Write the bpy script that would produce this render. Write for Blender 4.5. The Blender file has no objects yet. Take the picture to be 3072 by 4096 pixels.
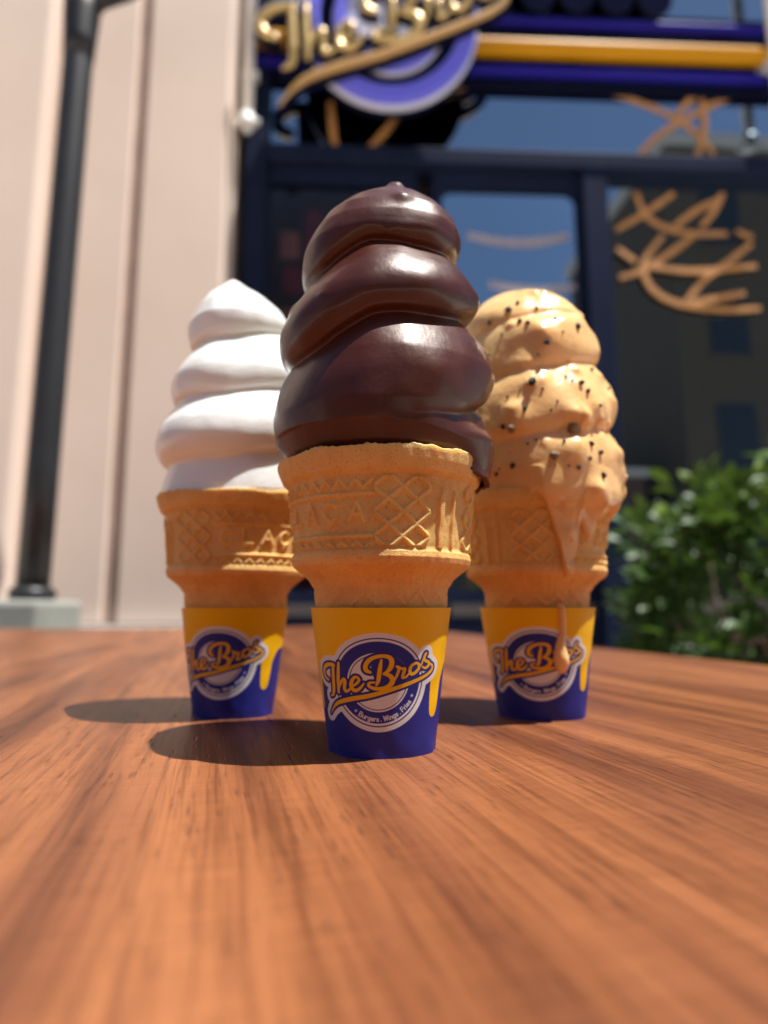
import bpy, bmesh, math, random
import numpy as np
from mathutils import Vector, Matrix
from mathutils.bvhtree import BVHTree

random.seed(7)
RNG = np.random.default_rng(11)
SC = bpy.context.scene
COL = SC.collection
pi = math.pi
rad = math.radians

# ------------------------------------------------------------------ camera, sky, sun, exposure
TZ = 0.75                     # table top above the ground
FPX = 2550.0                  # focal length in pixels of the 3072x4096 photograph
TANP = 0.150
PITCH = math.atan(TANP)
H = 0.0425                    # camera above the table top
D0 = 0.205                    # camera to the front cone
CAM = Vector((0.0, -D0, TZ + H))
cd = bpy.data.cameras.new('camera')
cam = bpy.data.objects.new('camera', cd)
COL.objects.link(cam)
cam.location = CAM
cam.rotation_euler = (pi / 2 + PITCH, 0, 0)
cd.sensor_fit = 'VERTICAL'
cd.sensor_height = 9.8
cd.sensor_width = 9.8
cd.lens = 9.8 * FPX / 4096
cd.clip_start = 0.005
cd.clip_end = 400
cd.dof.use_dof = True
cd.dof.focus_distance = 0.175
cd.dof.aperture_fstop = 1.85
SC.camera = cam

SUN = Vector((0.315, -0.118, 1.0)).normalized()
world = bpy.data.worlds.new('World')
SC.world = world
world.use_nodes = True
wn = world.node_tree.nodes
sky = wn.new('ShaderNodeTexSky')
sky.sky_type = 'NISHITA'
sky.sun_disc = False
sky.sun_elevation = math.asin(SUN.z)
sky.sun_rotation = pi / 2 - math.atan2(SUN.y, SUN.x)
sky.air_density = 1.0
sky.dust_density = 0.6
world.node_tree.links.new(sky.outputs[0], wn['Background'].inputs[0])
wn['Background'].inputs[1].default_value = 0.050
sd = bpy.data.lights.new('sun', 'SUN')
sd.energy = 5.0
sd.angle = rad(0.53)
sd.color = (1.0, 0.97, 0.92)
sun = bpy.data.objects.new('sun', sd)
COL.objects.link(sun)
sun.location = (4, -2, 12)
sun.rotation_euler = (-SUN).to_track_quat('-Z', 'Y').to_euler()
SC.view_settings.view_transform = 'Standard'
SC.view_settings.look = 'None'
SC.view_settings.exposure = 0.74
SC.view_settings.gamma = 1.0
SC.render.engine = 'CYCLES'
SC.cycles.use_denoising = True
SC.cycles.max_bounces = 8
SC.cycles.diffuse_bounces = 4
SC.cycles.sample_clamp_indirect = 6.0
SC.cycles.sample_clamp_direct = 0.0
SC.cycles.caustics_reflective = False
SC.cycles.caustics_refractive = False


# ------------------------------------------------------------------ helpers
def ray(px, py):
    d = Vector((0, math.cos(PITCH), math.sin(PITCH)))
    u = Vector((0, -math.sin(PITCH), math.cos(PITCH)))
    return d + Vector((1, 0, 0)) * ((px - 1536) / FPX) + u * ((2048 - py) / FPX)


def at(px, py, Y):
    """point of the place that the photograph shows at px, py if it stands at depth Y"""
    r = ray(px, py)
    return CAM + r * ((Y - CAM.y) / r.y)


def link(o, parent=None):
    COL.objects.link(o)
    if parent is not None:
        o.parent = parent
    return o


def tag(o, label=None, cat=None, group=None, kind=None):
    if label: o['label'] = label
    if cat: o['category'] = cat
    if group: o['group'] = group
    if kind: o['kind'] = kind
    return o


def empty(name, loc, rz=0.0):
    o = bpy.data.objects.new(name, None)
    o.empty_display_size = 0.05
    o.location = loc
    o.rotation_euler = (0, 0, rz)
    return link(o)


def mesh_obj(name, verts, faces, m, parent=None, smooth=False):
    me = bpy.data.meshes.new(name)
    me.from_pydata([tuple(v) for v in verts], [], faces)
    me.update()
    if smooth:
        me.polygons.foreach_set('use_smooth', [True] * len(me.polygons))
    if m: me.materials.append(m)
    return link(bpy.data.objects.new(name, me), parent)


def bm_obj(name, bm, m, parent=None, smooth=False):
    bmesh.ops.recalc_face_normals(bm, faces=bm.faces[:])
    me = bpy.data.meshes.new(name)
    bm.to_mesh(me)
    bm.free()
    if smooth:
        me.polygons.foreach_set('use_smooth', [True] * len(me.polygons))
    if m: me.materials.append(m)
    return link(bpy.data.objects.new(name, me), parent)


def add_box(bm, x0, x1, y0, y1, z0, z1, bev=0.0, seg=2):
    g = bmesh.ops.create_cube(bm, size=1)
    vs = g['verts']
    for v in vs:
        v.co = Vector((x0 + (v.co.x + .5) * (x1 - x0), y0 + (v.co.y + .5) * (y1 - y0), z0 + (v.co.z + .5) * (z1 - z0)))
    if bev:
        es = list({e for v in vs for e in v.link_edges})
        bmesh.ops.bevel(bm, geom=es, offset=bev, segments=seg, affect='EDGES', profile=0.5)


def box(name, x0, x1, y0, y1, z0, z1, m, parent=None, bev=0.0, seg=2):
    bm = bmesh.new()
    add_box(bm, x0, x1, y0, y1, z0, z1, bev, seg)
    return bm_obj(name, bm, m, parent)


def grid_mesh(name, P, closed=True, keep=None):
    """P: rows x cols x 3 array. closed joins last col to first. keep: bool rows-1 x ncells mask"""
    nr, nc = P.shape[:2]
    ncell = nc if closed else nc - 1
    i = np.arange(nr - 1)[:, None]
    j = np.arange(ncell)[None, :]
    j2 = (j + 1) % nc
    F = np.stack([i * nc + j, i * nc + j2, (i + 1) * nc + j2, (i + 1) * nc + j], -1)
    if keep is not None:
        F = F[keep]
    F = F.reshape(-1, 4)
    me = bpy.data.meshes.new(name)
    V = P.reshape(-1, 3)
    if keep is not None:
        used = np.unique(F)
        remap = np.full(len(V), -1)
        remap[used] = np.arange(len(used))
        V = V[used]
        F = remap[F]
    else:
        used = None
    me.vertices.add(len(V))
    me.vertices.foreach_set('co', V.astype(np.float32).ravel())
    me.loops.add(F.size)
    me.loops.foreach_set('vertex_index', F.astype(np.int32).ravel())
    me.polygons.add(len(F))
    me.polygons.foreach_set('loop_start', (np.arange(len(F)) * 4).astype(np.int32))
    me.polygons.foreach_set('use_smooth', np.ones(len(F), dtype=bool))
    me.update(calc_edges=True)
    me.validate()
    return me, used


def col_attr(me, rgb):
    a = me.color_attributes.new('print', 'FLOAT_COLOR', 'POINT')
    c = np.ones((len(me.vertices), 4), dtype=np.float32)
    c[:, :3] = rgb
    a.data.foreach_set('color', c.ravel())


def sstep(a, b, x):
    t = np.clip((x - a) / (b - a), 0, 1)
    return t * t * (3 - 2 * t)


def snoise(p, seed=0, n=10, f=1.0):
    """cheap smooth noise: sum of random sines, p is ...x3"""
    r = np.random.default_rng(seed)
    out = np.zeros(p.shape[:-1])
    for k in range(n):
        d = r.normal(size=3)
        d /= np.linalg.norm(d)
        out += np.sin(p @ (d * f * r.uniform(.6, 1.7)) * 2 * pi + r.uniform(0, 2 * pi))
    return out / math.sqrt(n)


def catmull(pts, n=6):
    P = np.array(pts, float)
    if len(P) < 3: return P
    Q = np.vstack([2 * P[0] - P[1], P, 2 * P[-1] - P[-2]])
    out = []
    for i in range(1, len(Q) - 2):
        for t in np.linspace(0, 1, n, endpoint=False):
            a, b, c, d = Q[i - 1], Q[i], Q[i + 1], Q[i + 2]
            out.append(.5 * ((2 * b) + (c - a) * t + (2 * a - 5 * b + 4 * c - d) * t * t + (3 * b - a - 3 * c + d) * t ** 3))
    out.append(P[-1])
    return np.array(out)


def sdf_strokes(X, Y, strokes, smooth=5):
    """signed distance to strokes [(x, y, width), ...]"""
    d = np.full(X.shape, 1e9)
    for s in strokes:
        q = catmull(s, smooth) if smooth else np.array(s, float)
        for a, b in zip(q[:-1], q[1:]):
            m = max(a[2], b[2]) + 90
            x0, x1 = min(a[0], b[0]) - m, max(a[0], b[0]) + m
            y0, y1 = min(a[1], b[1]) - m, max(a[1], b[1]) + m
            k = (X > x0) & (X < x1) & (Y > y0) & (Y < y1)
            if not k.any(): continue
            ex, ey = b[0] - a[0], b[1] - a[1]
            t = np.clip(((X[k] - a[0]) * ex + (Y[k] - a[1]) * ey) / max(ex * ex + ey * ey, 1e-9), 0, 1)
            dd = np.hypot(X[k] - a[0] - t * ex, Y[k] - a[1] - t * ey) - (a[2] + t * (b[2] - a[2])) / 2
            d[k] = np.minimum(d[k], dd)
    return d


def tube(bm, pts, radii, seg=12, cap=True):
    rings = []
    n = len(pts)
    up = Vector((0, 0, 1))
    for i, p in enumerate(pts):
        p = Vector(p)
        t = (Vector(pts[min(i + 1, n - 1)]) - Vector(pts[max(i - 1, 0)])).normalized()
        a = t.cross(up)
        if a.length < 1e-3: a = t.cross(Vector((1, 0, 0)))
        a.normalize()
        b = a.cross(t).normalized()
        rings.append([bm.verts.new(p + (a * math.cos(k * 2 * pi / seg) + b * math.sin(k * 2 * pi / seg)) * radii[i]) for k in range(seg)])
    for r0, r1 in zip(rings[:-1], rings[1:]):
        for k in range(seg):
            bm.faces.new((r0[k], r0[(k + 1) % seg], r1[(k + 1) % seg], r1[k]))
    if cap:
        bm.faces.new(rings[0][::-1])
        bm.faces.new(rings[-1])


def round_ends(pts, rr, k=4):
    """extend a swept path with hemispherical ends"""
    P = [Vector(p) for p in pts]
    t0 = (P[0] - P[1]).normalized()
    t1 = (P[-1] - P[-2]).normalized()
    A, B = [], []
    for i in range(k):
        a = (pi / 2) * (1 - i / k)
        A.append((P[0] + t0 * rr[0] * math.sin(a), max(rr[0] * math.cos(a), rr[0] * .05)))
    for i in range(1, k + 1):
        a = (pi / 2) * i / k
        B.append((P[-1] + t1 * rr[-1] * math.sin(a), max(rr[-1] * math.cos(a), rr[-1] * .05)))
    return [a for a, _ in A] + P + [b for b, _ in B], [r for _, r in A] + list(rr) + [r for _, r in B]


# ------------------------------------------------------------------ materials
class NT:
    def __init__(s, name):
        s.m = bpy.data.materials.new(name)
        s.m.use_nodes = True
        s.t = s.m.node_tree
        s.p = s.t.nodes['Principled BSDF']

    def n(s, typ, **kw):
        o = s.t.nodes.new('ShaderNode' + typ)
        for k, v in kw.items():
            if k.startswith('i_'):
                o.inputs[k[2:].replace('_', ' ')].default_value = v
            else:
                setattr(o, k, v)
        return o

    def l(s, a, b):
        s.t.links.new(a, b)

    def set(s, **kw):
        for k, v in kw.items():
            s.p.inputs[k.replace('_', ' ')].default_value = v
        return s

    def coord(s, scale=(1, 1, 1), out='Object', rot=(0, 0, 0)):
        c = s.n('TexCoord')
        mp = s.n('Mapping')
        mp.inputs['Scale'].default_value = scale
        mp.inputs['Rotation'].default_value = rot
        s.l(c.outputs[out], mp.inputs[0])
        return mp.outputs[0]

    def noise(s, co, scale, detail=4, rough=.55, dist=0.0):
        o = s.n('TexNoise')
        o.inputs['Scale'].default_value = scale
        o.inputs['Detail'].default_value = detail
        o.inputs['Roughness'].default_value = rough
        o.inputs['Distortion'].default_value = dist
        if co: s.l(co, o.inputs['Vector'])
        return o.outputs[0]

    def ramp(s, fac, stops):
        o = s.n('ValToRGB')
        e = o.color_ramp.elements
        while len(e) < len(stops): e.new(.5)
        for k, (p, c) in enumerate(stops):
            e[k].position = p
            e[k].color = (*c, 1) if len(c) == 3 else c
        s.l(fac, o.inputs[0])
        return o.outputs[0]

    def mix(s, fac, a, b, typ='MIX'):
        o = s.n('MixRGB', blend_type=typ)
        for v, i in ((fac, 0), (a, 1), (b, 2)):
            if isinstance(v, (int, float)): o.inputs[i].default_value = v
            elif isinstance(v, tuple): o.inputs[i].default_value = (*v, 1)
            else: s.l(v, o.inputs[i])
        return o.outputs[0]

    def bump(s, hgt, strength, dist, prev=None):
        o = s.n('Bump')
        o.inputs['Strength'].default_value = strength
        o.inputs['Distance'].default_value = dist
        s.l(hgt, o.inputs['Height'])
        if prev is not None: s.l(prev, o.inputs['Normal'])
        return o.outputs[0]

    def color(s, c):
        if isinstance(c, tuple): s.p.inputs['Base Color'].default_value = (*c, 1)
        else: s.l(c, s.p.inputs['Base Color'])
        return s

    def normal(s, nrm):
        s.l(nrm, s.p.inputs['Normal'])
        return s


def plain(name, c, rough=.5, metal=0.0, var=.12, scale=6.0, bump=0.0, bscale=200.0, **kw):
    t = NT(name)
    co = t.coord()
    f = t.noise(co, scale, 5, .6)
    t.color(t.ramp(f, [(.3, tuple(x * (1 - var) for x in c)), (.7, tuple(min(1, x * (1 + var)) for x in c))]))
    t.set(Roughness=rough, Metallic=metal, **kw)
    if bump:
        t.normal(t.bump(t.noise(co, bscale, 3), bump, .002))
    return t.m


def mat_wood():
    t = NT('walnut laminate')
    slow = t.coord((1, .055, 1))
    wob = t.noise(t.coord((1, .45, 1)), 5, 2, .5)
    # bend the streaks a little
    sep = t.n('VectorMath', operation='MULTIPLY_ADD')
    t.l(slow, sep.inputs[0])
    sep.inputs[1].default_value = (1, 1, 1)
    cmb = t.n('CombineXYZ')
    ma = t.n('MathNode' if False else 'Math', operation='MULTIPLY')
    t.l(wob, ma.inputs[0]); ma.inputs[1].default_value = .05
    t.l(ma.outputs[0], cmb.inputs[0])
    t.l(cmb.outputs[0], sep.inputs[2])
    v = sep.outputs[0]
    broad = t.noise(v, 38, 3, .5, .15)
    streak = t.noise(v, 95, 5, .62, .15)
    fine = t.noise(t.coord((1, .025, 1)), 850, 4, .65)
    cross = t.noise(t.coord((.04, 1, 1)), 1400, 2, .5)
    base = t.ramp(broad, [(.30, (.112, .036, .015)), (.42, (.190, .063, .0240)), (.55, (.270, .096, .0345)), (.75, (.335, .127, .048))])
    dark = t.ramp(streak, [(.30, (.48, .42, .41)), (.41, (.66, .61, .59)), (.53, (.98, .97, .97)), (.70, (1.10, 1.10, 1.10))])
    c = t.mix(.85, base, dark, 'MULTIPLY')
    fg = t.ramp(fine, [(.36, (.58, .52, .50)), (.52, (1.04, 1.04, 1.04))])
    c = t.mix(.8, c, fg, 'MULTIPLY')
    cg = t.ramp(cross, [(.4, (.84, .82, .81)), (.6, (1.05, 1.05, 1.05))])
    c = t.mix(.8, c, cg, 'MULTIPLY')
    patch = t.noise(t.coord((1, .5, 1)), 9, 3)
    c = t.mix(.45, c, t.ramp(patch, [(.35, (.84, .8, .78)), (.65, (1.06, 1.05, 1.04))]), 'MULTIPLY')
    # pores: short dashes pressed into the laminate
    pore = t.n('TexVoronoi', feature='DISTANCE_TO_EDGE' if False else 'F1')
    pore.inputs['Scale'].default_value = 620
    t.l(t.coord((1, .12, 1)), pore.inputs['Vector'])
    pr = t.ramp(pore.outputs['Distance'], [(.10, (.1, .08, .08)), (.34, (1, 1, 1))])
    gate = t.ramp(t.noise(t.coord((1, .3, 1)), 120, 2), [(.40, (0, 0, 0)), (.56, (1, 1, 1))])
    pr = t.mix(gate, pr, (1., 1., 1.))
    t.color(t.mix(.30, c, pr, 'MULTIPLY'))
    b1 = t.bump(pr, .9, .00036)
    b2 = t.bump(fine, .5, .00025, b1)
    t.normal(b2)
    t.l(t.ramp(patch, [(.3, (.34, .34, .34)), (.7, (.44, .44, .44))]), t.p.inputs['Roughness'])
    t.set(IOR=1.5)
    return t.m


def mat_wafer():
    t = NT('baked wafer')
    co = t.coord()
    f = t.noise(co, 95, 4, .6)
    c = t.ramp(f, [(.3, (.80, .420, .115)), (.5, (.91, .525, .165)), (.72, (.95, .600, .220))])
    sp = t.noise(co, 1500, 2, .5)
    c = t.mix(.6, c, t.ramp(sp, [(.28, (.50, .36, .25)), (.4, (1, 1, 1))]), 'MULTIPLY')
    t.color(c)
    g = t.bump(t.noise(co, 2400, 3, .65), 1.0, .00045)
    g = t.bump(t.noise(co, 380, 3), .35, .0006, g)
    t.normal(g)
    t.set(Roughness=.62, Subsurface_Weight=.4, Subsurface_Scale=.005)
    t.p.inputs['Subsurface Radius'].default_value = (1, .45, .15)
    return t.m


def mat_choc():
    t = NT('dipped chocolate')
    co = t.coord()
    f = t.noise(co, 30, 3)
    t.color(t.ramp(f, [(.3, (.050, .0090, .0036)), (.7, (.072, .0132, .0054))]))
    b = t.bump(t.noise(co, 4200, 2, .7), .35, .00014)
    b = t.bump(t.noise(co, 120, 4), .26, .0012, b)
    t.normal(b)
    t.l(t.ramp(t.noise(co, 60, 3), [(.3, (.30, .30, .30)), (.7, (.42, .42, .42))]), t.p.inputs['Roughness'])
    t.set(Specular_IOR_Level=.40, Coat_Weight=.25, Coat_Roughness=.13)
    t.p.inputs['Specular Tint'].default_value = (1.0, .90, .83, 1)
    return t.m


def mat_cream():
    t = NT('vanilla soft serve')
    co = t.coord()
    t.color(t.ramp(t.noise(co, 60, 3), [(.3, (.88, .915, .86)), (.7, (.91, .945, .90))]))
    b = t.bump(t.noise(co, 160, 4, .6), .28, .0012)
    b = t.bump(t.noise(co, 900, 2, .6), .15, .0004, b)
    t.normal(b)
    t.set(Roughness=.33, Coat_Weight=.6, Coat_Roughness=.10, Subsurface_Weight=.55, Subsurface_Scale=.005, IOR=1.38)
    t.p.inputs['Subsurface Radius'].default_value = (1, .75, .5)
    return t.m


def mat_sauce():
    t = NT('caramel biscuit sauce')
    co = t.coord()
    c = t.ramp(t.noise(co, 70, 4, .6), [(.3, (.80, .470, .180)), (.7, (.89, .590, .265))])
    sp = t.noise(co, 650, 2, .5)
    c = t.mix(.8, c, t.ramp(sp, [(.235, (.16, .10, .06)), (.28, (1, 1, 1))]), 'MULTIPLY')
    t.color(c)
    b = t.bump(t.noise(co, 240, 3), .35, .0010)
    t.normal(b)
    t.set(Roughness=.26, Subsurface_Weight=.35, Subsurface_Scale=.004, IOR=1.45)
    t.p.inputs['Subsurface Radius'].default_value = (1, .55, .2)
    return t.m


def mat_print():
    t = NT('printed paper')
    a = t.n('Attribute', attribute_name='print')
    co = t.coord()
    c = t.mix(.18, a.outputs['Color'], t.ramp(t.noise(co, 2500, 3, .6), [(.3, (.75, .75, .75)), (.7, (1.1, 1.1, 1.1))]), 'MULTIPLY')
    t.color(c)
    t.normal(t.bump(t.noise(co, 1800, 3), .12, .0002))
    t.set(Roughness=.5, Specular_IOR_Level=.28)
    return t.m


def mat_glass(name, tint, refl, rcol=(1, 1, 1)):
    t = NT(name)
    nt = t.t
    out = nt.nodes['Material Output']
    tr = nt.nodes.new('ShaderNodeBsdfTransparent'); tr.inputs[0].default_value = (*tint, 1)
    gl = nt.nodes.new('ShaderNodeBsdfGlossy'); gl.inputs['Color'].default_value = (*rcol, 1)
    gl.inputs['Roughness'].default_value = .015
    bw = t.bump(t.noise(t.coord(), 1.4, 2), .05, .01)
    t.l(bw, gl.inputs['Normal'])
    mx = nt.nodes.new('ShaderNodeMixShader')
    lw = nt.nodes.new('ShaderNodeFresnel'); lw.inputs['IOR'].default_value = 1.5
    ad = t.n('Math', operation='ADD', use_clamp=True)
    t.l(lw.outputs[0], ad.inputs[0]); ad.inputs[1].default_value = refl
    t.l(ad.outputs[0], mx.inputs[0]); t.l(tr.outputs[0], mx.inputs[1]); t.l(gl.outputs[0], mx.inputs[2])
    t.l(mx.outputs[0], out.inputs['Surface'])
    nt.nodes.remove(t.p)
    return t.m


def mat_stucco():
    t = NT('pink stucco')
    co = t.coord()
    c = t.ramp(t.noise(co, 1.6, 5, .6), [(.3, (.72, .57, .475)), (.7, (.79, .645, .55))])
    t.color(c)
    t.normal(t.bump(t.noise(co, 160, 4, .6), .3, .003))
    t.set(Roughness=.85)
    return t.m


def mat_paving():
    t = NT('pale paving')
    co = t.coord()
    br = t.n('TexBrick')
    br.inputs['Scale'].default_value = 1.0
    br.inputs['Color1'].default_value = (.58, .525, .46, 1)
    br.inputs['Color2'].default_value = (.66, .605, .54, 1)
    br.inputs['Mortar'].default_value = (.26, .24, .21, 1)
    br.inputs['Mortar Size'].default_value = .008
    br.inputs['Brick Width'].default_value = .6
    br.inputs['Row Height'].default_value = .3
    t.l(co, br.inputs['Vector'])
    c = t.mix(.5, br.outputs['Color'], t.ramp(t.noise(co, 3, 6, .65), [(.3, (.8, .8, .8)), (.7, (1.1, 1.1, 1.1))]), 'MULTIPLY')
    t.color(c)
    t.set(Roughness=.8)
    return t.m


def mat_leaf(name, a, b):
    t = NT(name)
    oi = t.n('ObjectInfo')
    f = t.noise(t.coord(out='Generated'), 3.0, 2)
    c = t.mix(f, a, b)
    geo = t.n('NewGeometry')
    c = t.mix(.35, c, t.ramp(geo.outputs['Random Per Island'], [(0, (.6, .65, .5)), (1, (1.25, 1.2, 1.1))]), 'MULTIPLY')
    c = t.mix(.35, c, t.ramp(oi.outputs['Random'], [(0, (.6, .65, .5)), (1, (1.25, 1.2, 1.1))]), 'MULTIPLY')
    t.color(c)
    t.set(Roughness=.46, Specular_IOR_Level=.4)
    nt = t.t
    out = nt.nodes['Material Output']
    tl = nt.nodes.new('ShaderNodeBsdfTranslucent'); tl.inputs[0].default_value = (.10, .18, .02, 1)
    mx = nt.nodes.new('ShaderNodeMixShader'); mx.inputs[0].default_value = .25
    t.l(t.p.outputs[0], mx.inputs[1]); t.l(tl.outputs[0], mx.inputs[2]); t.l(mx.outputs[0], out.inputs['Surface'])
    return t.m


M = dict(
    wood=mat_wood(), wafer=mat_wafer(), choc=mat_choc(), cream=mat_cream(), sauce=mat_sauce(), prt=mat_print(),
    stucco=mat_stucco(), paving=mat_paving(),
    crumb=plain('cookie crumb', (.022, .020, .018), .55, var=.4, scale=900, bump=.5, bscale=2500),
    toffee=plain('biscuit lump', (.26, .17, .09), .4, var=.3, scale=300, bump=.4, bscale=900),
    navy=plain('navy frame paint', (.013, .019, .045), .55, var=.15, bump=.1, Specular_IOR_Level=.04),
    black=plain('black powder coat', (.012, .012, .014), .45, var=.2, bump=.15),
    post=plain('anthracite post paint', (.022, .023, .025), .40, var=.2, bump=.15),
    joint=plain('shadow joint mortar', (.50, .38, .32), .9, var=.15),
    stone=plain('grey plinth stone', (.40, .375, .35), .8, var=.2, scale=14, bump=.4, bscale=90),
    concrete=plain('grey green concrete', (.31, .32, .285), .85, var=.15, scale=12, bump=.5, bscale=120),
    white=plain('white enamel trim', (.78, .78, .76), .3, var=.04),
    gold=plain('brushed gold', (.66, .46, .17), .3, metal=.35, var=.08, scale=30, Coat_Weight=.5, Coat_Roughness=.12),
    tan=plain('tan gold swoosh', (.56, .33, .12), .45, metal=.15, var=.08, scale=20),
    violet=plain('violet blue enamel', (.16, .165, .85), .4, var=.06, Specular_IOR_Level=.3),
    lilac=plain('pale lilac enamel', (.70, .71, .92), .35, var=.05),
    signback=plain('dark navy sign board', (.008, .010, .028), .8, var=.1, Specular_IOR_Level=.0),
    bluetube=plain('ultramarine tube enamel', (.014, .010, .24), .5, var=.08, Specular_IOR_Level=.12),
    yellowtube=plain('amber tube enamel', (.56, .25, .004), .5, var=.06, Specular_IOR_Level=.15),
    fry=plain('orange glass paint', (.56, .27, .095), .6, var=.15, scale=30),
    refl_stripe=plain('pale reflection stripe', (.40, .36, .42), .6, var=.1),  # colour stands in for light reflected in the door glass
    interior=plain('dim interior wall', (.20, .17, .14), .8, var=.2),
    maroon=plain('maroon panel', (.26, .045, .06), .6, var=.2),
    rosy=plain('dusty rose paper', (.55, .28, .25), .7, var=.2),
    cladding=plain('dark brown cladding', (.060, .024, .014), .55, var=.3, scale=20),
    steelrail=plain('taupe metal rail', (.085, .07, .068), .5, var=.1),
    rooffar=plain('brown render', (.060, .046, .034), .85, var=.15),
    farwin=plain('dark window glass', (.02, .025, .03), .1, var=.1),
    bark=plain('shrub bark', (.11, .075, .045), .85, var=.3, scale=40, bump=.6, bscale=120),
    pot=plain('dark planter', (.05, .045, .042), .7, var=.2, bump=.3),
    soil=plain('potting soil', (.045, .03, .02), .95, var=.4, scale=60, bump=.8, bscale=150),
    leaf=mat_leaf('shrub leaf', (.034, .084, .018), (.080, .150, .036)),
    leaf_lit=mat_leaf('sunlit shrub leaf', (.12, .20, .02), (.20, .29, .035)),  # sunlight on the top leaves put into a yellower leaf colour
    glass_blue=mat_glass('coated shop glass', (.10, .11, .12), .62, (.68, .84, 1.0)),
    glass_dark=mat_glass('dark door glass', (.80, .76, .74), -.03, (.9, .92, 1.0)),
)

# ------------------------------------------------------------------ ground
g = box('pavement', -60, 60, -60, 60, -0.2, 0.0, M['paving'])
tag(g, 'pale paved terrace floor around the table', kind='structure')

# ------------------------------------------------------------------ shopfront
FY, FA = 1.95, rad(2.4)
shop = empty('shopfront', (0, FY, 0), FA)
tag(shop, 'dark navy glazed shopfront with double door and transom behind the table', 'shopfront')


def fp(px, py, off=0.0):
    """shopfront coordinates (u along the front, z up) of what the photograph shows at px, py; off towards the street"""
    n = Vector((math.sin(FA), -math.cos(FA), 0))
    o = Vector((0, FY, 0)) + n * off
    r = ray(px, py)
    t = (o - CAM).dot(n) / r.dot(n)
    p = CAM + r * t - Vector((0, FY, 0))
    return p.x * math.cos(FA) + p.y * math.sin(FA), p.z


uL = fp(985, 1500)[0] - .02
uR = fp(3072, 300)[0] + .9
zTop = 4.4
zHd = fp(1700, 668)[1]          # header bar
zTr = fp(2200, 385)[1]          # top of the transom glass
hb = .032
u1 = fp(1700, 1300)[0]          # meeting stile
u2 = fp(2375, 1100)[0]          # post between the door and the window
hp = .045
dep = .06
for a, b in ((uL, uL + .075), (uR - .08, uR)):
    box('frame_post', a, b, -dep, dep, 0, zTop, M['navy'], shop, .004)
box('frame_post', u2 - hp, u2 + hp, -dep, dep, 0, zHd - hb, M['navy'], shop, .004)
box('header_bar', uL + .075, uR - .08, -dep - .006, dep, zHd - hb, zHd + hb, M['navy'], shop, .006)
zF = fp(2450, 62, .03)[1]
box('fascia_panel', uL + .075, uR - .08, -.03, .03, zTr, zF, M['signback'], shop)
box('upper_pane', uL + .075, uR - .08, -.006, .006, zF, zTop, M['glass_blue'], shop)
tp = box('transom_pane', uL + .075, uR - .08, -.006, .006, zHd + hb, zTr, M['glass_blue'], shop)
wp = box('window_pane', u2 + hp, uR - .08, -.006, .006, .82, zHd - hb, M['glass_blue'], shop)
box('window_rail', u2 + hp, uR - .08, -dep, dep, .755, .82, M['steelrail'], shop, .004)
box('stall_riser', u2 + hp, uR - .08, -dep + .01, dep, 0, .755, M['cladding'], shop)
box('threshold', uL + .075, u2 - hp, -.05, .06, 0, .02, M['steelrail'], shop)
# scalloped valance above the stripes
vz = fp(2200, 30, .1)[1]
wsc = fp(2312, 30, .1)[0] - fp(2155, 30, .1)[0]
u0 = fp(2155, 30, .1)[0] - wsc / 2
for k in range(4):
    cx = u0 + wsc * (k + .5)
    pts = [(cx + wsc * .44, vz + .5)] + [(cx + wsc * .44 * math.cos(-a), vz + .055 + .07 * math.sin(-a)) for a in np.linspace(0, pi, 15)] + [(cx - wsc * .44, vz + .5)]
    n = len(pts)
    mesh_obj('scallop', [(x, -.1, z) for x, z in pts] + [(x, -.09, z) for x, z in pts],
             [tuple(range(n)), tuple(range(2 * n - 1, n - 1, -1))] + [(q, n + q, n + (q + 1) % n, (q + 1) % n) for q in range(n)], M['signback'], shop)
box('valance_rail', u0 - .1, u0 + wsc * 5, -.085, -.031, vz + .42, vz + .5, M['black'], shop)


def rrect(u0, u1, z0, z1, r, n=8):
    out = []
    for cx, cz, a0 in ((u1 - r, z1 - r, 0), (u0 + r, z1 - r, pi / 2), (u0 + r, z0 + r, pi), (u1 - r, z0 + r, 3 * pi / 2)):
        for k in range(n + 1):
            a = a0 + k * pi / 2 / n
            out.append((cx + r * math.cos(a), cz + r * math.sin(a)))
    return out


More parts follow.
